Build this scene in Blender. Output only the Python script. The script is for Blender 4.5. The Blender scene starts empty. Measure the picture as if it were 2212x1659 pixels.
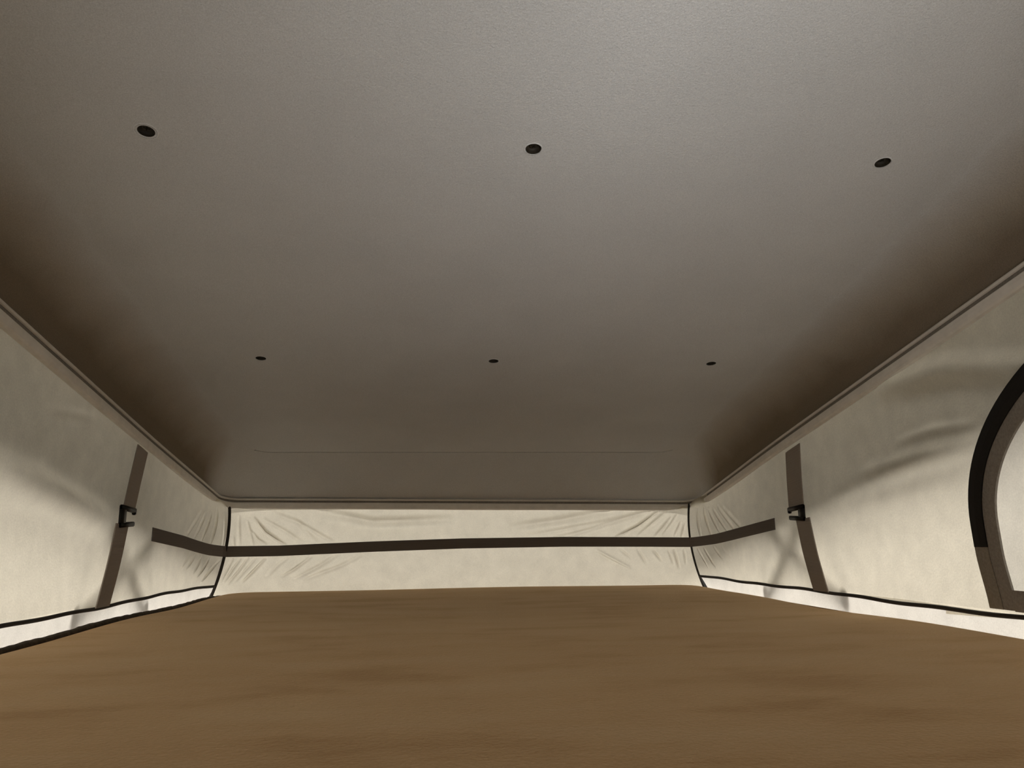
import bpy, bmesh, math, random
import numpy as np
from mathutils import Vector, Matrix
random.seed(7)
C = bpy.context.scene.collection
SC = bpy.context.scene

# ------------------------------------------------------------------ camera
cam_data = bpy.data.cameras.new('camera'); cam = bpy.data.objects.new('camera', cam_data)
C.objects.link(cam); SC.camera = cam
cam_data.sensor_width = 36.0; cam_data.lens = 27.03
cam_data.clip_start = 0.01
CAM_Z = 0.117
yaw, pitch, roll = 0.1056, math.radians(11.5), 0.012
cam.matrix_world = (Matrix.Translation((0, 0, CAM_Z)) @ Matrix.Rotation(-yaw, 4, 'Z')
                    @ Matrix.Rotation(math.pi/2 + pitch, 4, 'X') @ Matrix.Rotation(-roll, 4, 'Z'))

# ------------------------------------------------------------------ world and lights
w = bpy.data.worlds.new('night'); SC.world = w; w.use_nodes = True
bg = w.node_tree.nodes['Background']
bg.inputs['Color'].default_value = (1.0, 0.92, 0.82, 1); bg.inputs['Strength'].default_value = 0.05

def area(name, loc, target, size, power, col, size_y=None):
    l = bpy.data.lights.new(name, 'AREA'); l.energy = power; l.color = col
    l.shape = 'RECTANGLE'; l.size = size; l.size_y = size_y or size
    o = bpy.data.objects.new(name, l); C.objects.link(o); o.location = loc
    d = Vector(target) - Vector(loc)
    o.rotation_euler = d.to_track_quat('-Z', 'Y').to_euler()
    return o
WARM = (1.0, 0.94, 0.86)
area('outside_light', (-2.35, 1.30, 3.30), (-0.52, 1.30, 0.10), 1.1, 222, WARM)
area('outside_light', (2.55, 1.30, 3.30), (0.70, 1.30, 0.10), 1.1, 235, WARM)
area('outside_light', (0.00, 5.00, 2.30), (0.10, 2.0, 0.10), 0.28, 85, WARM)
cabin = area('cabin_lamp', (0.20, -0.35, -0.085), (0.19, 0.62, 0.56), 0.12, 0.68, (1.0, 0.98, 0.95))
cabin.data.spread = math.radians(57)
area('outside_light', (0.10, -4.60, 2.20), (0.10, -0.9, 0.30), 1.0, 55, WARM)  # added fill behind the rear canvas, brightens bed, rail and ceiling

SC.view_settings.view_transform = 'Standard'; SC.view_settings.look = 'None'
SC.view_settings.gamma = 1.0; SC.view_settings.exposure = 0.0
SC.view_settings.use_curve_mapping = False

# ------------------------------------------------------------------ materials
def new_mat(name):
    m = bpy.data.materials.new(name); m.use_nodes = True
    nt = m.node_tree; b = nt.nodes['Principled BSDF']
    return m, nt, b
def ramp(nt, fac, stops):
    r = nt.nodes.new('ShaderNodeValToRGB')
    els = r.color_ramp.elements
    els[0].position, els[0].color = stops[0][0], (*stops[0][1], 1)
    els[1].position, els[1].color = stops[-1][0], (*stops[-1][1], 1)
    for p, c in stops[1:-1]:
        e = els.new(p); e.color = (*c, 1)
    nt.links.new(fac, r.inputs['Fac']); return r.outputs['Color']
def noise(nt, scale, detail=3, stretch=(1, 1, 1), rough=0.55):
    tc = nt.nodes.new('ShaderNodeTexCoord'); mp = nt.nodes.new('ShaderNodeMapping')
    mp.inputs['Scale'].default_value = stretch
    n = nt.nodes.new('ShaderNodeTexNoise'); n.inputs['Scale'].default_value = scale
    n.inputs['Detail'].default_value = detail; n.inputs['Roughness'].default_value = rough
    nt.links.new(tc.outputs['Object'], mp.inputs['Vector']); nt.links.new(mp.outputs['Vector'], n.inputs['Vector'])
    return n.outputs['Fac']
def bump(nt, h, strength, dist):
    b = nt.nodes.new('ShaderNodeBump'); b.inputs['Strength'].default_value = strength
    b.inputs['Distance'].default_value = dist
    nt.links.new(h, b.inputs['Height']); return b.outputs['Normal']
def mixc(nt, a, b, fac=0.5, mode='MULTIPLY'):
    m = nt.nodes.new('ShaderNodeMix'); m.data_type = 'RGBA'; m.blend_type = mode
    m.inputs['Factor'].default_value = fac
    nt.links.new(a, m.inputs['A']); nt.links.new(b, m.inputs['B']); return m.outputs['Result']

def felt(name, lo, hi, fine=900):
    m, nt, b = new_mat(name)
    big = ramp(nt, noise(nt, 7, 4), [(0.3, lo), (0.7, hi)])
    sm = ramp(nt, noise(nt, fine, 2), [(0.3, (0.78,)*3), (0.7, (1.0,)*3)])
    nt.links.new(mixc(nt, big, sm, 1.0), b.inputs['Base Color'])
    b.inputs['Roughness'].default_value = 1.0; b.inputs['Specular IOR Level'].default_value = 0.05
    nt.links.new(bump(nt, noise(nt, 420, 3), 0.5, 0.0015), b.inputs['Normal'])
    return m
def plain(name, col, rough=0.6, var=0.15, scale=300, bmp=0.2):
    m, nt, b = new_mat(name)
    lo = tuple(c*(1-var) for c in col); hi = tuple(c*(1+var) for c in col)
    nt.links.new(ramp(nt, noise(nt, scale, 3), [(0.3, lo), (0.7, hi)]), b.inputs['Base Color'])
    b.inputs['Roughness'].default_value = rough; b.inputs['Specular IOR Level'].default_value = 0.25
    nt.links.new(bump(nt, noise(nt, scale*2, 2), bmp, 0.0008), b.inputs['Normal'])
    return m
def webbing(name, col):
    m, nt, b = new_mat(name)
    tc = nt.nodes.new('ShaderNodeTexCoord'); wv = nt.nodes.new('ShaderNodeTexWave')
    wv.bands_direction = 'Z'; wv.inputs['Scale'].default_value = 160; wv.inputs['Distortion'].default_value = 1.5
    nt.links.new(tc.outputs['Object'], wv.inputs['Vector'])
    nt.links.new(ramp(nt, wv.outputs['Fac'], [(0, tuple(c*0.8 for c in col)), (1, tuple(c*1.15 for c in col))]), b.inputs['Base Color'])
    b.inputs['Roughness'].default_value = 0.85; b.inputs['Specular IOR Level'].default_value = 0.1
    nt.links.new(bump(nt, wv.outputs['Fac'], 0.3, 0.0006), b.inputs['Normal'])
    return m
def cloth(name, col, trans=0.6):
    m = bpy.data.materials.new(name); m.use_nodes = True; nt = m.node_tree
    nt.nodes.remove(nt.nodes['Principled BSDF']); out = nt.nodes['Material Output']
    mott = ramp(nt, noise(nt, 28, 5), [(0.3, tuple(c*0.93 for c in col)), (0.7, tuple(min(1, c*1.05) for c in col))])
    weave = ramp(nt, noise(nt, 450, 2), [(0.3, (0.9,)*3), (0.7, (1.0,)*3)])
    c = mixc(nt, mott, weave, 1.0)
    nrm = bump(nt, noise(nt, 300, 3), 0.25, 0.001)
    d = nt.nodes.new('ShaderNodeBsdfDiffuse'); t = nt.nodes.new('ShaderNodeBsdfTranslucent')
    for n in (d, t):
        nt.links.new(c, n.inputs['Color']); nt.links.new(nrm, n.inputs['Normal'])
    mx = nt.nodes.new('ShaderNodeMixShader'); mx.inputs['Fac'].default_value = trans
    nt.links.new(d.outputs[0], mx.inputs[1]); nt.links.new(t.outputs[0], mx.inputs[2])
    nt.links.new(mx.outputs[0], out.inputs['Surface'])
    return m
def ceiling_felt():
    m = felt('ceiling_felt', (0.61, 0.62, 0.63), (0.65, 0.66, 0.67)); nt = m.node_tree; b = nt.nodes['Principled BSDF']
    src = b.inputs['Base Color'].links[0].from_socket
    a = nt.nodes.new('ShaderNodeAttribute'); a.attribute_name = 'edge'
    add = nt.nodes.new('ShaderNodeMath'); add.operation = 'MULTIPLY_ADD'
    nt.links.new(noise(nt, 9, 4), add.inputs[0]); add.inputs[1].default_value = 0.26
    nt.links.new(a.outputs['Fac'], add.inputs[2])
    edge_tint = ramp(nt, add.outputs[0], [(0.22, (1, 1, 1)), (0.72, (0.68, 0.62, 0.54)), (1.08, (0.42, 0.35, 0.27))])  # felt turns darker and browner towards the side and rear rims
    nt.links.new(mixc(nt, src, edge_tint, 1.0), b.inputs['Base Color'])
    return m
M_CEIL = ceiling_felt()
M_FELT = felt('grey_felt', (0.61, 0.62, 0.63), (0.65, 0.66, 0.67))
M_PUCKER = felt('felt_pucker', (0.66, 0.67, 0.68), (0.72, 0.73, 0.74))
M_CANVAS = cloth('canvas', (0.815, 0.775, 0.665), 0.74)
M_SKIRT = cloth('thin_canvas', (0.88, 0.86, 0.81), 0.8)
M_PANEL = cloth('window_canvas', (0.79, 0.765, 0.69), 0.7)
M_TRIM = plain('grey_rail', (0.86, 0.84, 0.81), 0.55, 0.05, 60, 0.0)
M_BEAD = plain('pale_bead', (0.78, 0.76, 0.73), 0.5, 0.05, 60, 0.0)
M_GROOVE = plain('dark_groove', (0.24, 0.22, 0.20), 0.8)
M_PIPE = plain('dark_piping', (0.035, 0.031, 0.028), 0.8)
M_WEB = webbing('grey_webbing', (0.36, 0.32, 0.29))
M_ELASTIC = webbing('dark_elastic', (0.17, 0.15, 0.138))
M_BLACK = plain('black_plastic', (0.012, 0.011, 0.010), 0.45)
M_ZIP = plain('black_zip', (0.014, 0.013, 0.012), 0.7)
M_ZIPEND = plain('grey_zip_end', (0.29, 0.265, 0.23), 0.8)
M_BIND = plain('grey_binding', (0.30, 0.28, 0.26), 0.85)
M_CAP = plain('dark_cap', (0.03, 0.024, 0.016), 0.6)
M_DARK = plain('dark_hole', (0.008, 0.007, 0.005), 0.9)
M_METAL = plain('strut_metal', (0.15, 0.15, 0.15), 0.4)
M_SHELL = plain('white_shell', (0.75, 0.74, 0.72), 0.4)
M_DECK = plain('grey_deck', (0.56, 0.55, 0.53), 0.5)
M_GAP = plain('brown_gap', (0.07, 0.055, 0.038), 0.95, 0.35, 120, 0.8)
M_VAN = plain('cabin_lining', (0.35, 0.33, 0.30), 0.8)

def fleece():
    m, nt, b = new_mat('tan_fleece')
    big = ramp(nt, noise(nt, 6.5, 4, (0.8, 1.8, 1)), [(0.32, (0.42, 0.22, 0.08)), (0.47, (0.54, 0.325, 0.155)), (0.7, (0.58, 0.38, 0.205))])
    sm = ramp(nt, noise(nt, 600, 2), [(0.3, (0.85,)*3), (0.7, (1.0,)*3)])
    nt.links.new(mixc(nt, big, sm, 1.0), b.inputs['Base Color'])
    b.inputs['Roughness'].default_value = 1.0; b.inputs['Specular IOR Level'].default_value = 0.03
    b.inputs['Sheen Weight'].default_value = 0.55; b.inputs['Sheen Roughness'].default_value = 0.5
    b.inputs['Sheen Tint'].default_value = (1.0, 0.80, 0.55, 1)
    nt.links.new(bump(nt, noise(nt, 260, 3), 0.5, 0.002), b.inputs['Normal'])
    return m
M_FLEECE = fleece()

# ------------------------------------------------------------------ helpers
def link(name, me, mat, parent=None, smooth=True):
    if mat: me.materials.append(mat)
    if smooth:
        me.polygons.foreach_set('use_smooth', [True]*len(me.polygons))
    o = bpy.data.objects.new(name, me); C.objects.link(o)
    if parent: o.parent = parent
    return o
def from_bm(name, bm, mat, parent=None, smooth=True):
    bmesh.ops.recalc_face_normals(bm, faces=bm.faces[:])
    me = bpy.data.meshes.new(name); bm.to_mesh(me); bm.free()
    return link(name, me, mat, parent, smooth)
def pydata(name, v, f, mat, parent=None, smooth=True):
    me = bpy.data.meshes.new(name); me.from_pydata([tuple(map(float, p)) for p in v], [], f); me.update()
    return link(name, me, mat, parent, smooth)
def grid_mesh(name, P, mat, parent=None, keep=None):
    n, m = P.shape[:2]
    f = []
    for i in range(n-1):
        for j in range(m-1):
            if keep is None or keep(i, j):
                f.append((i*m+j, (i+1)*m+j, (i+1)*m+j+1, i*m+j+1))
    return pydata(name, P.reshape(-1, 3), f, mat, parent)
def tube(name, pts, r, mat, parent=None, seg=10, closed=False):
    """round tube along points; r a number or one per point"""
    pts = [Vector(p) for p in pts]; n = len(pts)
    rs = [r]*n if not hasattr(r, '__len__') else r
    V, F = [], []
    up = None
    for i, p in enumerate(pts):
        a = pts[(i-1) % n] if (closed or i > 0) else pts[0]
        b = pts[(i+1) % n] if (closed or i < n-1) else pts[-1]
        t = (b-a).normalized()
        if up is None: up = t.orthogonal().normalized()
        up = (up - t*up.dot(t)).normalized(); s = t.cross(up)
        for k in range(seg):
            an = 2*math.pi*k/seg
            V.append(p + (up*math.cos(an) + s*math.sin(an))*rs[i])
    for i in range(n if closed else n-1):
        j = (i+1) % n
        for k in range(seg):
            k2 = (k+1) % seg
            F.append((i*seg+k, i*seg+k2, j*seg+k2, j*seg+k))
    if not closed:
        F.append(tuple(range(seg))); F.append(tuple(range((n-1)*seg, n*seg)))
    return pydata(name, V, F, mat, parent)
def strip(name, A, B, off, mat, parent=None, closed=False):
    """solid band between edge curves A and B, thickness vectors off (one per point)"""
    n = len(A); V = []
    for a, b, o in zip(A, B, off):
        a, b, o = Vector(a), Vector(b), Vector(o)
        mid = (a+b)/2 + o*1.25
        V += [a, a+o, mid, b+o, b]
    F = []
    for i in range(n if closed else n-1):
        j = (i+1) % n
        for k in range(5):
            k2 = (k+1) % 5
            F.append((i*5+k, i*5+k2, j*5+k2, j*5+k))
    if not closed:
        F.append((0, 1, 2, 3, 4)); F.append(tuple((n-1)*5+k for k in range(5)))
    me = bpy.data.meshes.new(name); me.from_pydata(V, [], F); me.update()
    bm = bmesh.new(); bm.from_mesh(me); bpy.data.meshes.remove(me)
    return from_bm(name, bm, mat, parent, smooth=False)
def struct(o): o['kind'] = 'structure'; return o
def tag(o, label, cat, group=None):
    o['label'] = label; o['category'] = cat
    if group: o['group'] = group
    return o
def empty(name, loc, rot=None):
    o = bpy.data.objects.new(name, None); C.objects.link(o); o.location = loc
    if rot: o.rotation_euler = rot
    o.empty_display_size = 0.02
    return o
def under(child, root):
    """parent keeping the world place of a mesh built in world coordinates (root only translated)"""
    child.parent = root; child.matrix_parent_inverse = Matrix.Translation(-Vector(root.location)); return child

def sstep(a, b, x):
    t = np.clip((x-a)/(b-a), 0, 1); return t*t*(3-2*t)

# ------------------------------------------------------------------ the tent shell: outlines shared by roof, rail and canvas
XL, XR, YB, YF = -0.52, 0.70, -0.90, 2.00      # rail outline
ZB = -0.10                                     # roof deck, under the mattress
def zt(Y): return 0.213 + 0.176*(YF - Y)       # rail height: the roof rises towards the camera
def zp(Y): return 0.326 + 0.1835*(1.86 - Y)    # flat part of the ceiling

def outline(inl, inr, inf, inb, r, n=14):
    """rounded rectangle, counted from the middle of the left side; same number of points for any inset"""
    x0, x1, y0, y1 = XL+inl, XR-inr, YB+inb, YF-inf
    pts = []
    def seg(a, b, k):
        for i in range(k): pts.append((a[0]+(b[0]-a[0])*i/k, a[1]+(b[1]-a[1])*i/k))
    def arc(cx, cy, a0, a1):
        for i in range(n): 
            a = a0+(a1-a0)*i/n; pts.append((cx+r*math.cos(a), cy+r*math.sin(a)))
    P = math.pi
    seg((x0, y0+r), (x0, y1-r), 60); arc(x0+r, y1-r, P, P/2)
    seg((x0+r, y1), (x1-r, y1), 40); arc(x1-r, y1-r, P/2, 0)
    seg((x1, y1-r), (x1, y0+r), 60); arc(x1-r, y0+r, 0, -P/2)
    seg((x1-r, y0), (x0+r, y0), 40); arc(x0+r, y0+r, -P/2, -P)
    return pts
def tilt(x, y):                                # the front end of the roof hangs a little lower on the right
    return -0.011*(x-0.09)*float(sstep(1.4, 2.0, y))

# ceiling: a felt-lined tray, coved along its rim, with a crease across the front
HOLES = [(-0.292, 0.750), (0.106, 0.753), (0.503, 0.752), (-0.291, 1.313), (0.107, 1.313), (0.502, 1.312)]
R_HOLE = 0.0085
rim = outline(0, 0, 0, 0, 0.045)
flat = outline(0.10, 0.10, 0.145, 0.10, 0.05)
ts = [0, 0.08, 0.18, 0.3, 0.42, 0.55, 0.68, 0.8, 0.9, 0.97, 1.0]
bm = bmesh.new(); loops = []
for t in ts:
    lp = []
    for (ax, ay), (bx, by) in zip(rim, flat):
        x, y = ax+(bx-ax)*t, ay+(by-ay)*t
        za, zb = zt(ay)+tilt(ax, ay)+0.0095, zp(by)
        wf = float(sstep(YF-0.10, YF-0.01, ay))
        g = (1-wf)*math.sin(t*math.pi/2)**0.8 + wf*(0.86*t+0.14*math.sin(t*math.pi/2))
        # heights measured against the sloping rim so the cove keeps its depth
        lp.append(bm.verts.new((x, y, za + (zb-za)*g)))
    loops.append(lp)
N = len(rim)
for a, b in zip(loops, loops[1:]):
    for i in range(N):
        j = (i+1) % N; bm.faces.new((a[i], a[j], b[j], b[i]))
bm.verts.ensure_lookup_table()
edges = [bm.edges.get((loops[-1][i], loops[-1][(i+1) % N])) for i in range(N)]
for i, e in enumerate(edges):
    if flat[i][1] > YF-0.15: e.smooth = False
for hx, hy in HOLES:
    vs = [bm.verts.new((hx+R_HOLE*math.cos(a), hy+R_HOLE*math.sin(a), zp(hy+R_HOLE*math.sin(a)))) for a in np.linspace(0, 2*math.pi, 25)[:-1]]
    edges += [bm.edges.new((vs[k], vs[(k+1) % 24])) for k in range(24)]
bmesh.ops.triangle_fill(bm, use_beauty=True, use_dissolve=False, edges=edges)
for fc in bm.faces: fc.smooth = True
me = bpy.data.meshes.new('ceiling'); bm.to_mesh(me); bm.free()
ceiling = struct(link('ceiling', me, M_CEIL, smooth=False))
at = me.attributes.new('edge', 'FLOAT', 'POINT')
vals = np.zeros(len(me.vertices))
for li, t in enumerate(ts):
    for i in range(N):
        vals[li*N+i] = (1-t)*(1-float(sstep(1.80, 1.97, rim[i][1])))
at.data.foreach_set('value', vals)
front_crease = [(x, y-0.001, zp(y)-0.0006) for x, y in flat if y > YF-0.1455-0.02]
tube('seam', front_crease, 0.0013, M_FELT, ceiling, 6)

# rail: flat band, groove and bead swept round the rim
def sweep(name, prof, mat, parent=None, inset=0.0):
    V, F = [], []; n = len(rim); m = len(prof)
    for i, (x, y) in enumerate(rim):
        ax, ay = rim[i-1]; bx, by = rim[(i+1) % n]
        tx, ty = bx-ax, by-ay; L = math.hypot(tx, ty); nx, ny = ty/L, -tx/L     # points inward (path runs clockwise)
        for d, h in prof:
            V.append((x+nx*d, y+ny*d, zt(y)+tilt(x, y)+h))
    for i in range(n):
        j = (i+1) % n
        for k in range(m):
            k2 = (k+1) % m
            F.append((i*m+k, i*m+k2, j*m+k2, j*m+k))
    return pydata(name, V, F, mat, parent, smooth=False)
rail = struct(sweep('trim_1', [(-0.004, -0.001), (0.003, -0.001), (0.005, -0.003), (0.0055, -0.009), (0.005, -0.015), (0.003, -0.0175), (-0.004, -0.0175)], M_TRIM))
sweep('groove', [(-0.003, 0.0045), (0.0025, 0.0045), (0.0025, -0.001), (-0.003, -0.001)], M_GROOVE, rail)
sweep('bead', [(0.003+0.0028*math.cos(a), 0.0068+0.0028*math.sin(a)) for a in np.linspace(0, 2*math.pi, 9)[:-1]], M_BEAD, rail)

# roof shell outside, overhanging the canvas
bm = bmesh.new(); rings = []
o_out = outline(-0.125, -0.125, -0.012, -0.06, 0.10)
for pts, dz in ((rim, 0.012), (o_out, -0.004), (o_out, 0.10), (outline(-0.02, -0.02, 0.05, 0.02, 0.12), 0.19)):
    rings.append([bm.verts.new((x, y, zt(y)+dz)) for x, y in pts])
for a, b in zip(rings, rings[1:]):
    for i in range(N): bm.faces.new((a[i], a[(i+1) % N], b[(i+1) % N], b[i]))
bm.faces.new(rings[-1])
struct(from_bm('ceiling_shell', bm, M_SHELL, smooth=False))

# ------------------------------------------------------------------ canvas walls
def quad3(z, pts):
    (z0, a), (z1, b), (z2, c) = pts
    return (a*(z-z1)*(z-z2)/((z0-z1)*(z0-z2)) + b*(z-z0)*(z-z2)/((z1-z0)*(z1-z2)) + c*(z-z0)*(z-z1)/((z2-z0)*(z2-z1)))
def corner(side, z):
    z = np.asarray(z, float)
    if side < 0:
        x = quad3(z, ((0.205, -0.4985), (0.098, -0.4965), (-0.009, -0.531)))
        y = quad3(z, ((0.205, 1.994), (0.098, 1.972), (-0.009, 2.0)))
    else:
        x = quad3(z, ((0.205, 0.6780), (0.107, 0.6690), (0.006, 0.702)))
        y = quad3(z, ((0.205, 1.994), (0.107, 1.972), (0.006, 2.0)))
    return x, y
def side_pt(side, s, v):
    """s along the wall (0 rear, 1 front corner), v down the canvas; arrays allowed"""
    Yg = YB + (YF-0.013-YB)*s
    z = (zt(Yg)-0.002) + (ZB - zt(Yg))*v
    cx, cy = corner(side, z)
    Y = YB + (cy-YB)*s
    base = (XL - 0.022*v - 0.002) if side < 0 else (XR + 0.022*v + 0.002)
    d = cy - Y
    k = np.exp(-d/0.055)*0.8 + 0.2*np.exp(-d/0.22)
    return base + (cx-base)*k, Y, z
def front_pt(s, v):
    Xg = XL+0.02 + (XR-XL-0.04)*s
    t = -0.011*(Xg-0.09)
    z = (zt(YF)-0.002+t) + (ZB - zt(YF))*v
    lx, ly = corner(-1, z); rx, ry = corner(1, z)
    X = lx + (rx-lx)*s
    base = YF + 0.002 + 0.018*v - 0.010*np.exp(-((z-0.105)/0.05)**2)
    k0 = np.exp(-(X-lx)/0.06); k1 = np.exp(-(rx-X)/0.06)
    return X, base + (ly-base)*k0 + (ry-base)*k1, z

def fold_field(U, Z, folds):
    """height of creases given as polylines (u, z), half width, height"""
    H = np.zeros_like(U)
    for pts, wd, ht in folds:
        pts = np.array(pts); L = np.hypot(*np.diff(pts, axis=0).T); T = L.sum(); acc = 0
        best = np.full(U.shape, 1e9); tt = np.zeros_like(U)
        for (a, b, l) in zip(pts[:-1], pts[1:], L):
            du, dz = (b-a)/l
            p = (U-a[0])*du + (Z-a[1])*dz
            pc = np.clip(p, 0, l)
            d = np.hypot(U-a[0]-pc*du, Z-a[1]-pc*dz)
            m = d < best
            best = np.where(m, d, best); tt = np.where(m, (acc+pc)/T, tt); acc += l
        taper = np.sin(np.clip(tt*0.9+0.05, 0, 1)*math.pi)**0.6
        H += ht*taper*(np.exp(-(best/wd)**2) - 0.35*np.exp(-(best/(2.4*wd))**2))
    return H
def soft(U, Z, seed, amp, k):
    r = np.random.RandomState(seed); H = np.zeros_like(U)
    for i in range(14):
        a = r.uniform(0, math.pi); f = k*r.uniform(0.5, 1.6)
        H += np.sin(f*(U*math.cos(a)*0.6+Z*math.sin(a))+r.uniform(0, 6.3))
    return amp*H/4
FOLD_GAIN = 8.5
FRONT_FOLDS = [
  ([(-0.4373, 0.1794), (-0.4068, 0.1455), (-0.3598, 0.113)], 0.0037, 0.0014),
  ([(-0.4519, 0.1704), (-0.443, 0.1458), (-0.4354, 0.1154)], 0.0031, 0.0008),
  ([(-0.44, 0.1458), (-0.424, 0.1274), (-0.4053, 0.115)], 0.0031, 0.0008),
  ([(-0.3909, 0.1913), (-0.3287, 0.1661), (-0.284, 0.1166)], 0.0061, 0.0008),
  ([(-0.3414, 0.1755), (-0.2724, 0.1348), (-0.238, 0.116)], 0.0048, 0.0008),
  ([(-0.2746, 0.1935), (-0.1436, 0.1675), (0.0453, 0.172)], 0.0108, 0.0022),
  ([(-0.4722, 0.1828), (-0.4654, 0.1158)], 0.0031, 0.0006),
  ([(-0.4144, 0.1761), (-0.3583, 0.145), (-0.3175, 0.117)], 0.0049, 0.0007),
  ([(-0.4799, 0.1341), (-0.477, 0.1099)], 0.0025, 0.0006),
  ([(-0.4456, 0.0823), (-0.4676, 0.0498), (-0.4925, 0.0205)], 0.0031, 0.0009),
  ([(-0.4064, 0.0788), (-0.432, 0.0522), (-0.4573, 0.0258)], 0.0031, 0.0012),
  ([(-0.4276, 0.0815), (-0.45, 0.0554), (-0.4751, 0.0261)], 0.0031, 0.0006),
  ([(-0.2949, 0.0833), (-0.336, 0.0537), (-0.3653, 0.0362)], 0.0036, 0.0010),
  ([(-0.2339, 0.0855), (-0.2787, 0.0588), (-0.335, 0.0297)], 0.0048, 0.0009),
  ([(-0.1725, 0.0846), (-0.2209, 0.061), (-0.3078, 0.0292)], 0.0048, 0.0008),
  ([(-0.4633, 0.0796), (-0.4798, 0.0559), (-0.4988, 0.0265)], 0.0027, 0.0009),
  ([(-0.4797, 0.0798), (-0.4917, 0.0561), (-0.5062, 0.0266)], 0.0025, 0.0008),
  ([(-0.3495, 0.084), (-0.3728, 0.0663), (-0.4013, 0.0368)], 0.0043, 0.0006),
  ([(0.4619, 0.1898), (0.3379, 0.1684), (0.2084, 0.1511)], 0.0097, 0.0016),
  ([(0.5713, 0.1889), (0.4061, 0.1416), (0.3214, 0.1204)], 0.0061, 0.0011),
  ([(0.5907, 0.185), (0.5382, 0.1515), (0.4787, 0.1223)], 0.0037, 0.0014),
  ([(0.5475, 0.1834), (0.422, 0.1564), (0.2534, 0.1285)], 0.0061, 0.0008),
  ([(0.6144, 0.1848), (0.5735, 0.1549), (0.537, 0.1253)], 0.0037, 0.0008),
  ([(0.6254, 0.1695), (0.5797, 0.1211)], 0.0038, 0.0009),
  ([(0.6416, 0.177), (0.6035, 0.1284)], 0.0031, 0.0007),
  ([(0.6484, 0.158), (0.6308, 0.1243)], 0.0025, 0.0007),
  ([(0.6581, 0.1541), (0.646, 0.1166)], 0.0025, 0.0007),
  ([(0.4274, 0.0896), (0.514, 0.0443)], 0.0037, -0.0010),
  ([(0.5741, 0.0877), (0.5961, 0.0615)], 0.0031, 0.0009),
  ([(0.6287, 0.087), (0.6418, 0.0423)], 0.0031, 0.0010),
  ([(0.6131, 0.0872), (0.6269, 0.0536)], 0.0025, 0.0006),
  ([(0.5353, 0.0882), (0.557, 0.0546)], 0.0037, 0.0007),
  ([(0.489, 0.0906), (0.5151, 0.07)], 0.0037, 0.0006),
  ([(0.6522, 0.0867), (0.6581, 0.0532)], 0.0025, 0.0007),
]
LEFT_FOLDS = [
  ([(2.0661, 0.2021), (2.0501, 0.1149)], 0.0026, 0.0009),
  ([(2.0223, 0.2003), (1.9867, 0.1151)], 0.0025, 0.0010),
  ([(1.9822, 0.1914), (1.9192, 0.1224)], 0.0024, 0.0009),
  ([(1.9363, 0.1862), (1.8673, 0.1326)], 0.0030, 0.0008),
  ([(1.8971, 0.1884), (1.8075, 0.1389)], 0.0035, 0.0007),
  ([(2.0518, 0.0777), (1.9802, 0.0296)], 0.0025, 0.0009),
  ([(1.9945, 0.0826), (1.9383, 0.042)], 0.0025, 0.0009),
  ([(1.9403, 0.0872), (1.8989, 0.0505)], 0.0024, 0.0007),
  ([(1.8891, 0.0916), (1.8368, 0.0628)], 0.0029, 0.0007),
  ([(1.8464, 0.0957), (1.8021, 0.0672)], 0.0034, 0.0006),
  ([(1.1078, 0.3028), (1.1688, 0.3084), (1.2447, 0.3115)], 0.0075, 0.0003),
  ([(0.9922, 0.2109), (1.138, 0.1923), (1.3568, 0.1529)], 0.0231, 0.0025),
]
RIGHT_FOLDS = [
  ([(2.0423, 0.1938), (2.0204, 0.118)], 0.0026, 0.0009),
  ([(2.0072, 0.1924), (1.9631, 0.1233)], 0.0025, 0.0010),
  ([(1.9739, 0.1873), (1.9085, 0.1302)], 0.0025, 0.0009),
  ([(1.9411, 0.186), (1.8573, 0.1332)], 0.0030, 0.0009),
  ([(1.908, 0.1921), (1.8087, 0.136)], 0.0036, 0.0009),
  ([(1.8677, 0.1868), (1.7618, 0.142)], 0.0047, 0.0008),
  ([(2.0139, 0.0896), (1.9769, 0.0455)], 0.0025, 0.0008),
  ([(1.9575, 0.0938), (1.9104, 0.0619)], 0.0031, 0.0007),
  ([(1.9046, 0.0942), (1.8595, 0.0665)], 0.0030, 0.0005),
  ([(2.043, 0.0893), (2.0219, 0.0442)], 0.0026, 0.0006),
  ([(0.9384, 0.2324), (1.0475, 0.2302), (1.1972, 0.2198)], 0.0110, 0.0009),
  ([(0.9374, 0.2611), (1.0197, 0.2635), (1.0996, 0.257)], 0.0080, 0.0006),
  ([(0.9698, 0.2124), (1.0862, 0.2032), (1.2938, 0.1798)], 0.0180, -0.0010),
  ([(0.8247, 0.3108), (0.9555, 0.337), (1.1205, 0.3438)], 0.0183, 0.0025),
]

def squeeze(folds):                            # the last stretch before the corner bends towards the middle of the roof
    return [([(y if y < 1.6 else 1.6+(y-1.6)*0.80, z) for y, z in p], wd, h) for p, wd, h in folds]

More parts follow.
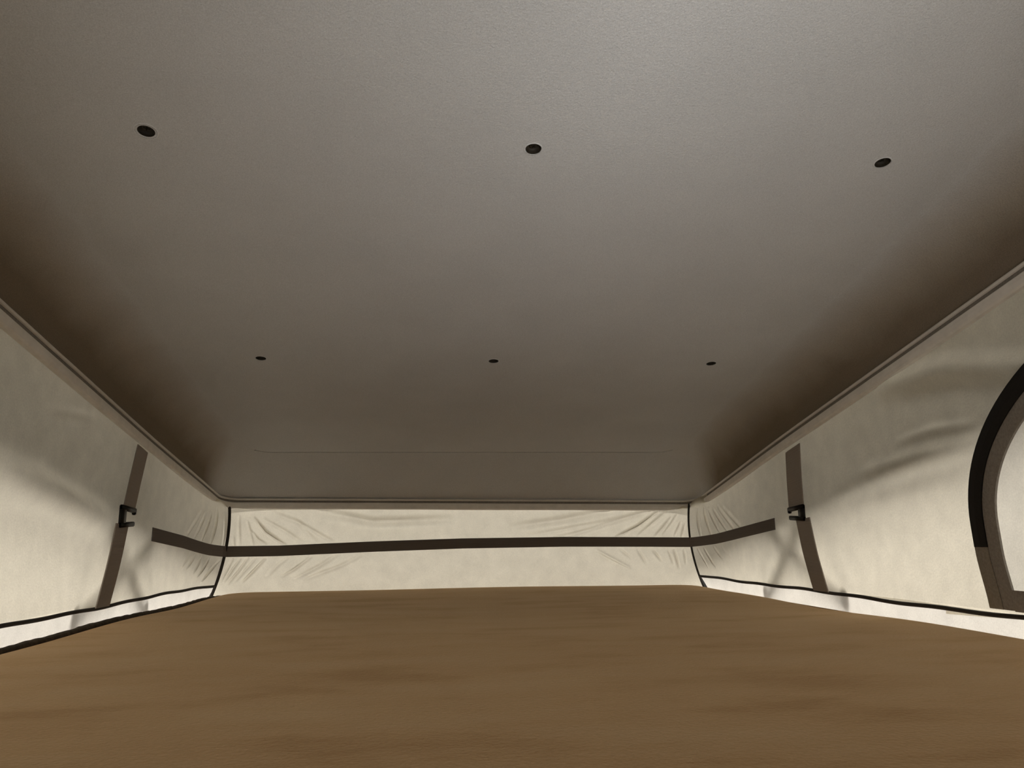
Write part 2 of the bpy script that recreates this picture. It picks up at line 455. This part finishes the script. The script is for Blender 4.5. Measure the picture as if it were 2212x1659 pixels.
s_side = np.concatenate([np.linspace(0, 0.5, 90)[:-1], np.linspace(0.5, 0.86, 190)[:-1], np.linspace(0.86, 1, 300)])
v_rows = np.concatenate([np.linspace(0, 0.75, 170)[:-1], np.linspace(0.75, 1, 14)])
WIN_C, WIN_HW, WIN_Z0, WIN_H, WIN_B = 0.55, 0.412, 0.13, 0.25, 0.027
def in_window(Y, z, m):
    if abs(Y-WIN_C) > WIN_HW-m or z < WIN_B+m: return False
    if z < WIN_Z0: return True
    return ((Y-WIN_C)/(WIN_HW-m))**2 + ((z-WIN_Z0)/(WIN_H-m))**2 < 1
Z_HEM = 0.0185
def surf(kind, s, v):
    """canvas surface with its folds, arrays of equal shape"""
    if kind == 'front':
        X, Y, z = front_pt(s, v)
        H = FOLD_GAIN*fold_field(X, z, FRONT_FOLDS)
        H = H + soft(X, z, 3, 0.0006, 40)
        fade = sstep(0, 0.03, v)
        return np.stack([X, Y - H*fade, z], -1)
    side = -1 if kind == 'left' else 1
    X, Y, z = side_pt(side, s, v)
    H = FOLD_GAIN*fold_field(Y, z, squeeze(LEFT_FOLDS if side < 0 else RIGHT_FOLDS))
    H = H + soft(Y, z, 5+side, 0.0015, 16)*sstep(0, 0.2, 1-s)
    fade = sstep(0, 0.03, v)
    return np.stack([X - side*H*fade, Y, z], -1)

def build_wall(name, kind):
    S, V = np.meshgrid(s_side if kind != 'front' else np.linspace(0, 1, 860), v_rows, indexing='ij')
    P = surf(kind, S, V)
    zc = P[:, :, 2]
    def above(i, j): return zc[i, j+1] >= Z_HEM-0.003
    def ok(i, j):
        if kind == 'front': return True
        if zc[i, j] < Z_HEM: return False
        if kind == 'right':
            c = (P[i, j]+P[i+1, j+1])/2
            return not in_window(c[1], c[2], 0.016)
        return True
    o = struct(grid_mesh(name, P, M_CANVAS, None, ok))
    return o
wall_left = build_wall('wall_left', 'left')
wall_right = build_wall('wall_right', 'right')
wall_front = build_wall('wall_front', 'front')

def wall_at(kind, u, z):
    """point of the smooth canvas at length coordinate u (Y on the sides, X on the front) and height z"""
    lo, hi = 0.0, 1.0
    for _ in range(40):
        s = (lo+hi)/2
        if kind == 'front':
            vv = (z - (zt(YF)-0.002-0.011*(XL+0.02+(XR-XL-0.04)*s-0.09)))/(ZB-zt(YF)); p = front_pt(s, vv); c = p[0]
        else:
            Yg = YB+(YF-0.013-YB)*s; vv = (z-(zt(Yg)-0.002))/(ZB-zt(Yg)); p = side_pt(-1 if kind == 'left' else 1, s, vv); c = p[1]
        if c < u: lo = s
        else: hi = s
    return Vector((float(p[0]), float(p[1]), float(p[2])))

# thin skirt below the hem seam, and the dark piping of hem and corners
for kind, wall, sd in (('left', wall_left, -1), ('right', wall_right, 1)):
    ys = np.concatenate([np.linspace(YB+0.01, 0.6, 20), np.linspace(0.62, 1.99, 120)])
    rows = np.linspace(Z_HEM+0.004, ZB, 16)
    P = np.zeros((len(ys), len(rows), 3))
    for i, y in enumerate(ys):
        for j, z in enumerate(rows):
            p = wall_at(kind, y, z); P[i, j] = (p.x+sd*0.0012, p.y, p.z)
    grid_mesh('skirt', P, M_SKIRT, wall)
    hem = []
    for y in ys:
        zz = Z_HEM + 0.0012*math.sin(y*9+sd) + 0.0008*math.sin(y*31)
        if kind == 'right': zz += 0.004*float(sstep(1.6, 2.0, y)) - 0.001
        else: zz -= 0.0015*float(sstep(1.2, 1.0, y))
        p = wall_at(kind, y, zz); hem.append((p.x-sd*0.002, p.y, zz))
    tube('hem_piping', hem, 0.0030, M_PIPE, wall, 8)
for sd in (-1, 1):
    zs = np.linspace(0.206, ZB+0.005, 40)
    x, y = corner(sd, zs)
    tube('corner_piping', [(a-sd*0.0015, b-0.003, c) for a, b, c in zip(x, y, zs)], [0.0037 if sd < 0 else 0.0027]*40, M_PIPE, wall_front, 8)

# rear canvas wall, roof deck and the cabin below (behind the camera)
rear = np.zeros((30, 12, 3))
for i, x in enumerate(np.linspace(XL, XR, 30)):
    for j, z in enumerate(np.linspace(zt(YB)-0.002, ZB, 12)): rear[i, j] = (x, YB-0.003, z)
struct(grid_mesh('wall_rear', rear, M_CANVAS))
OX0, OX1, OY0, OY1 = -0.10, 0.50, -0.84, 0.02
bm = bmesh.new()
o4 = [bm.verts.new(p) for p in ((-0.95, -1.3, ZB), (1.13, -1.3, ZB), (1.13, 2.6, ZB), (-0.95, 2.6, ZB))]
i4 = [bm.verts.new(p) for p in ((OX0, OY0, ZB), (OX1, OY0, ZB), (OX1, OY1, ZB), (OX0, OY1, ZB))]
for k in range(4): bm.faces.new((o4[k], o4[(k+1) % 4], i4[(k+1) % 4], i4[k]))
struct(from_bm('floor_deck', bm, M_DECK, smooth=False))
bm = bmesh.new()
t4 = [bm.verts.new(p) for p in ((OX0, OY0, ZB), (OX1, OY0, ZB), (OX1, OY1, ZB), (OX0, OY1, ZB))]
b4 = [bm.verts.new(p) for p in ((OX0, OY0, -1.4), (OX1, OY0, -1.4), (OX1, OY1, -1.4), (OX0, OY1, -1.4))]
for k in range(4): bm.faces.new((t4[k], t4[(k+1) % 4], b4[(k+1) % 4], b4[k]))
struct(from_bm('wall_lower', bm, M_VAN, smooth=False))
struct(pydata('floor', [(OX0, OY0, -1.4), (OX1, OY0, -1.4), (OX1, OY1, -1.4), (OX0, OY1, -1.4)], [(0, 1, 2, 3)], M_VAN, smooth=False))

# ------------------------------------------------------------------ window in the right canvas wall
win = struct(empty('window_1', (XR, WIN_C, WIN_B)))
def arch(m, n=70):
    """outline at margin m inside the window edge: bottom front corner, up the arch, down to the rear corner"""
    hw, h = WIN_HW-m, WIN_H-m
    low = [(z, 0.009*float(sstep(0.10, 0.02, z))) for z in np.linspace(WIN_B-0.002, WIN_Z0, 12)]
    pts = [(WIN_C+hw-d, z) for z, d in low[:-1]]
    pts += [(WIN_C+hw*math.cos(a), WIN_Z0+h*math.sin(a)) for a in np.linspace(0, math.pi, n)]
    pts += [(WIN_C-hw+d, z) for z, d in low[::-1][1:]]
    return pts
def wpt(y, z, off):
    p = wall_at('right', y, z); return Vector((p.x-off, y, z))
def band(name, a, b, off, thick, mat):
    o = strip(name, [wpt(y, z, off) for y, z in a], [wpt(y, z, off) for y, z in b], [(-thick, 0, 0)]*len(a), mat)
    return under(o, win)
A, B = arch(0.0), arch(0.024)
zi = [i for i, (y, z) in enumerate(A) if z >= 0.095]
lo1 = [i for i in range(len(A)) if i <= zi[0] and i < 40]; lo2 = [i for i in range(len(A)) if i >= zi[-1]]
band('zipper', [A[i] for i in zi], [B[i] for i in zi], 0.003, 0.0035, M_ZIP)
for L in (lo1, lo2): band('zipper_end', [A[i] for i in L], [B[i] for i in L], 0.003, 0.003, M_ZIPEND)
A2, B2 = arch(0.0235), arch(0.046)
band('binding', A2, B2, 0.002, 0.003, M_BIND)
ys = np.linspace(WIN_C+WIN_HW-0.052, WIN_C-WIN_HW+0.052, 40)
band('bottom_binding', [(y, WIN_B-0.003) for y in ys], [(y, WIN_B+0.0225) for y in ys], 0.0025, 0.0028, M_BIND)
# loose canvas flap behind the binding
hw = WIN_HW-0.03
ny, nz = 60, 40; P = np.zeros((ny, nz, 3))
for i, a in enumerate(np.linspace(-1, 1, ny)):
    y = WIN_C + hw*a
    top = WIN_Z0 + (WIN_H-0.03)*math.sqrt(max(0.0, 1-a*a))
    for j, t in enumerate(np.linspace(0, 1, nz)):
        z = WIN_B+0.012 + (top-WIN_B-0.012)*t
        p = wall_at('right', y, z)
        bulge = 0.010*math.sin(math.pi*t)*(1-a*a) + 0.0012*math.sin(18*y+30*z)
        P[i, j] = (p.x - 0.0008 + bulge, y, z)
under(grid_mesh('flap_panel', P, M_PANEL), win)

# ------------------------------------------------------------------ mattress
bed_x0, bed_x1, bed_y0, bed_y1 = -0.500, 0.688, 0.03, 1.992
def bed_inset(x, y):
    """distance to the rounded outline of the bed"""
    r = 0.09
    qx = abs(x-(bed_x0+bed_x1)/2)-(bed_x1-bed_x0)/2+r; qy = abs(y-(bed_y0+bed_y1)/2)-(bed_y1-bed_y0)/2+r
    return -(math.hypot(max(qx, 0), max(qy, 0)) + min(max(qx, qy), 0) - r)
def bed_z(x, y):
    d = bed_inset(x, y)
    n = 0.0016*(math.sin(7*y+1.3*math.sin(3*x)+0.5)+math.sin(13*y-2.1*x+2)*0.6+math.sin(9*x+3*y)*0.5)
    e = 0.016*max(0.0, 1-d/0.045)**2
    return n - e*0.55 + 0.002
loops = []; NP = 260
def bed_outline(ins):
    x0, x1, y0, y1 = bed_x0+ins, bed_x1-ins, bed_y0+ins, bed_y1-ins; r = max(0.09-ins, 0.004)
    P = math.pi; raw = []
    def arc(cx, cy, a0, a1):
        for i in range(17): 
            a = a0+(a1-a0)*i/16; raw.append((cx+r*math.cos(a), cy+r*math.sin(a)))
    arc(x0+r, y1-r, P, P/2); arc(x1-r, y1-r, P/2, 0); arc(x1-r, y0+r, 0, -P/2); arc(x0+r, y0+r, -P/2, -P)
    return raw
# top: dense grid trimmed to the outline by clamping its border to the rounded edge
nx, ny = 120, 200
P = np.zeros((nx, ny, 3))
for i in range(nx):
    for j in range(ny):
        a, b = 2*i/(nx-1)-1, 2*j/(ny-1)-1
        x = (bed_x0+bed_x1)/2 + a*(bed_x1-bed_x0)/2; y = (bed_y0+bed_y1)/2 + b*(bed_y1-bed_y0)/2
        d = bed_inset(x, y)
        if d < 0:                               # pull the corner points onto the rounded corner
            cx = min(max(x, bed_x0+0.09), bed_x1-0.09); cy = min(max(y, bed_y0+0.09), bed_y1-0.09)
            L = math.hypot(x-cx, y-cy); x, y = cx+(x-cx)*0.09/L, cy+(y-cy)*0.09/L
        P[i, j] = (x, y, bed_z(x, y))
top = P
mattress = grid_mesh('mattress', top, M_FLEECE)
tag(mattress, 'wide tan brown fleece covered mattress filling the bottom of the tent', 'mattress')
# side border of the mattress
ring = bed_outline(0.0)
V, F = [], []
prof = [(0.0, -0.006), (-0.003, -0.015), (-0.004, -0.03), (-0.004, -0.08), (0.0, -0.098)]
for x, y in ring:
    cx, cy = (bed_x0+bed_x1)/2, (bed_y0+bed_y1)/2
    z0 = bed_z(x, y)
    for k, (d, z) in enumerate(prof):
        V.append((x+d*(1 if x > cx else -1)*-0.5, y, z0 if k == 0 else z))
m = len(prof); n = len(ring)
for i in range(n):
    for k in range(m-1): F.append((i*m+k, i*m+k+1, ((i+1) % n)*m+k+1, ((i+1) % n)*m+k))
pydata('side_border', V, F, M_FLEECE, mattress)
wl = []
for y in np.linspace(0.06, bed_y1-0.09, 150): wl.append((bed_x0+0.0005, y))
for a in np.linspace(math.pi, math.pi/2, 24): wl.append((bed_x0+0.09+0.0895*math.cos(a), bed_y1-0.09+0.0895*math.sin(a)))
rr = random.Random(3)
pts = [(x, y, bed_z(x, y)+0.0035*float(sstep(2.02, 1.8, y))-0.001+rr.uniform(-0.0006, 0.0006)) for x, y in wl]
wo = tube('edge_gap_strip', pts, [0.0065-0.0035*float(sstep(1.5, 2.0, y))+rr.uniform(-0.0005, 0.0006) for x, y in wl], M_GAP, mattress, 10)  # dark strip put in for the shaded gap between mattress and canvas
wo['label'] = 'dark brown strip for the shaded gap along the left edge'

# ------------------------------------------------------------------ elastic strap round the front
def zs_interp(u, tab):
    us = [a for a, _ in tab]; return float(np.interp(u, us, [b for _, b in tab]))
Ltab = [(1.50, 0.140), (1.555, 0.136), (1.734, 0.122), (1.90, 0.104), (1.97, 0.0985)]
Ftab = [(-0.50, 0.0985), (-0.374, 0.0985), (-0.142, 0.106), (0.081, 0.111), (0.343, 0.112), (0.56, 0.109), (0.671, 0.107)]
Rtab = [(1.50, 0.147), (1.548, 0.144), (1.715, 0.129), (1.862, 0.115), (1.97, 0.107)]
path = []
for y in np.linspace(1.548, 1.958, 46):
    z = zs_interp(y, Ltab); p = wall_at('left', y, z); path.append((p, Vector((1, -0.15, 0)), 0.0128))
x0 = float(corner(-1, 0.0985)[0]); x1 = float(corner(1, 0.107)[0])
for x in np.linspace(x0+0.004, x1-0.004, 110):
    z = zs_interp(x, Ftab); p = wall_at('front', x, z); path.append((p, Vector((0.25*math.copysign(1, 0.09-x)*math.exp(-min(x-x0, x1-x)/0.03), -1, 0)).normalized(), 0.0128-0.0006*float(sstep(-0.2, 0.6, x))))
for y in np.linspace(1.958, 1.546, 46):
    z = zs_interp(y, Rtab); p = wall_at('right', y, z); path.append((p, Vector((-1, -0.15, 0)), 0.0118))
A = [p + n*0.0035 + Vector((0, 0, hw)) for p, n, hw in path]; B = [p + n*0.0035 - Vector((0, 0, hw)) for p, n, hw in path]
elastic = strip('elastic_strap', A, B, [n*0.0016 for p, n, hw in path], M_ELASTIC)
tag(elastic, 'long dark elastic strap running level round the front canvas and both corners', 'strap')

# ------------------------------------------------------------------ two tie-down straps with open hook buckles
def tie(side, X, up, low, buck, hw_up, hw_low, label):
    root = empty('tie_down_strap', (X, low[-1][0], low[-1][1]))
    tag(root, label, 'strap', 'tie down straps on the side canvas')
    inn = Vector((-side, 0, 0))
    def web(name, pts, hw, wob):
        A, B, O = [], [], []
        n = 18; pts = np.array(pts)
        t = np.linspace(0, 1, len(pts))
        for k, u in enumerate(np.linspace(0, 1, n)):
            y, z = np.interp(u, t, pts[:, 0]), np.interp(u, t, pts[:, 1])
            bow = wob*math.sin(math.pi*u)
            c = Vector((X-side*bow, y, z)); e = Vector((0, 1.0, -0.19*(z-0.02)/0.26))
            A.append(c+e*hw); B.append(c-e*hw); O.append(inn*0.0018)
        return under(strip(name, A, B, O, M_WEB), root)
    web('webbing', up, hw_up, 0.0008); web('webbing', low, hw_low, 0.001)
    # buckle: spine on the near side, two prongs pointing to the front of the tent
    by0, by1, bz0, bz1 = buck
    bm = bmesh.new()
    def box(y0, y1, z0, z1, t, sh=0.0):
        r = bmesh.ops.create_cube(bm, size=1.0)
        for vv in r['verts']:
            u = vv.co.y+0.5
            vv.co = Vector((X-side*0.003+vv.co.x*t, y0+(y1-y0)*u, z0+(z1-z0)*(vv.co.z+0.5)+sh*u))
    th = 0.0075
    box(by0, by0+0.019, bz0, bz1, 0.006)
    box(by0, by1, bz1-th, bz1+0.001, 0.0062, -0.004); box(by0, by1-0.004, bz0-0.001, bz0+th, 0.0062, 0.003)
    box(by1-0.007, by1, bz1-th-0.007, bz1-0.004, 0.006); 
    bmesh.ops.bevel(bm, geom=bm.edges[:], offset=0.0012, segments=2, affect='EDGES')
    b = under(from_bm('buckle', bm, M_BLACK), root); b['label'] = 'black plastic open hook buckle'
    return root
tie(-1, -0.5125, [(1.425, 0.285), (1.400, 0.225), (1.385, 0.176)], [(1.362, 0.150), (1.338, 0.085), (1.312, 0.022)],
    (1.346, 1.408, 0.146, 0.182), 0.0245, 0.0255, 'grey tie-down strap with black open buckle on the left canvas')
tie(1, 0.6925, [(1.412, 0.285), (1.415, 0.225), (1.417, 0.173)], [(1.395, 0.150), (1.375, 0.085), (1.350, 0.022)],
    (1.384, 1.446, 0.147, 0.176), 0.0300, 0.0265, 'grey tie-down strap with black open buckle on right canvas, nearer the arched window')

# ------------------------------------------------------------------ scissor struts outside the canvas, seen as shadows through it
def scissor(side, a0, a1, b0, b1, label):
    base = XL-0.022 if side < 0 else XR+0.022
    root = empty('scissor_strut', (base+side*0.03, (a0[0]+b0[0])/2, ZB))
    tag(root, label, 'strut', 'lifting struts outside the canvas')
    k = 1.7
    def P(y, z, d): return Vector((base+side*d, y, z+d*k))
    def bar(y0, z0, y1, z1, d0, d1, hw):
        p, q = P(y0, z0, d0), P(y1, z1, d1); t = (q-p).normalized(); n = Vector((side, 0, 0)).cross(t).normalized()
        A, B, O = [], [], []
        for u in np.linspace(0, 1, 8):
            c = p.lerp(q, u); A.append(c+n*hw); B.append(c-n*hw); O.append(Vector((side*0.004, 0, 0)))
        return under(strip('arm', A, B, O, M_METAL), root)
    bar(*a0, *a1, 0.022, 0.085, 0.011); bar(*b0, *b1, 0.018, 0.075, 0.0125)
    for (y, z), d in ((a0, 0.014), (b0, 0.012)):
        bm = bmesh.new(); r = bmesh.ops.create_cone(bm, cap_ends=True, segments=20, radius1=0.013, radius2=0.011, depth=0.014)
        c = P(y, z, d)
        bmesh.ops.transform(bm, matrix=Matrix.Translation(c) @ Matrix.Rotation(math.pi/2, 4, 'Y'), verts=bm.verts)
        under(from_bm('pivot', bm, M_METAL), root)
    return root
scissor(-1, (1.285, 0.010), (1.64, 0.150), (1.585, -0.005), (1.365, 0.145), 'crossed strut arms outside showing as shadows through left canvas')
scissor(1, (1.322, 0.012), (1.61, 0.140), (1.645, -0.004), (1.435, 0.140), 'crossed strut arms outside showing as shadows through right canvas')

# ------------------------------------------------------------------ screw caps sunk into the ceiling felt
slope = -math.atan(0.1835)
def make_cap():
    root = empty('screw_cap', (0, 0, 0), (slope, 0, 0))
    bm = bmesh.new(); seg = 24; R = R_HOLE+0.0004
    # cup sunk above the felt, open below
    rings = [[bm.verts.new((R*s_*math.cos(2*math.pi*k/seg), R*s_*math.sin(2*math.pi*k/seg), z)) for k in range(seg)]
             for s_, z in ((1.0, -0.0006), (0.97, 0.003), (0.93, 0.007))]
    for a, b in zip(rings, rings[1:]):
        for k in range(seg): bm.faces.new((a[k], a[(k+1) % seg], b[(k+1) % seg], b[k]))
    bm.faces.new(rings[-1])
    from_bm('cup', bm, M_CAP, root)
    # screw head with a cross slot
    bm = bmesh.new()
    bmesh.ops.create_cone(bm, cap_ends=True, segments=20, radius1=0.0036, radius2=0.0042, depth=0.003, matrix=Matrix.Translation((0, 0, 0.0052)))
    head = from_bm('screw_head', bm, M_CAP, root, smooth=False)
    bm = bmesh.new()
    for an in (0.4, 0.4+math.pi/2):
        r = bmesh.ops.create_cube(bm, size=1.0)
        for v in r['verts']: v.co = Matrix.Rotation(an, 3, 'Z') @ Vector((v.co.x*0.0055, v.co.y*0.0011, 0.0037+v.co.z*0.0006))
    from_bm('slot', bm, M_DARK, head, smooth=False)
    # puckered felt lip round the hole
    V, F = [], []
    for k in range(30):
        an = 2*math.pi*k/30; wob = 1+0.06*math.sin(5*an+0.6)+0.05*math.sin(3*an)
        for q in range(8):
            b = 2*math.pi*q/8
            rr_ = R+0.0006+0.0010*math.cos(b)*wob
            V.append((rr_*math.cos(an), rr_*math.sin(an), 0.0005*math.sin(b)*wob))
    for k in range(30):
        for q in range(8): F.append((k*8+q, k*8+(q+1) % 8, ((k+1) % 30)*8+(q+1) % 8, ((k+1) % 30)*8+q))
    pydata('felt_lip', V, F, M_PUCKER, root)
    return root
def copy_tree(o, parent=None):
    c = o.copy(); C.objects.link(c)
    if parent: c.parent = parent
    for ch in list(o.children): copy_tree(ch, c)
    return c
CAP_LABELS = ['large dark screw hole at the left of the near row in the grey ceiling',
              'dark oval screw hole in the middle of the near row in the ceiling',
              'dark flat oval screw hole at the right of the near row in the ceiling',
              'small faint screw hole at the left of the far row in the ceiling',
              'small faint screw hole in the middle of the far row in the ceiling',
              'small faint screw hole at the right of the far row in the ceiling']
proto = make_cap(); caps = [proto] + [copy_tree(proto) for _ in HOLES[1:]]
for i, (o, (hx, hy), lab) in enumerate(zip(caps, HOLES, CAP_LABELS)):
    o.location = (hx, hy, zp(hy)); o.rotation_euler = (slope, 0, 0.0)
    if i == 0: o.scale = (1.2, 1.2, 1.0)
    tag(o, lab, 'screw', 'screw caps in the ceiling')
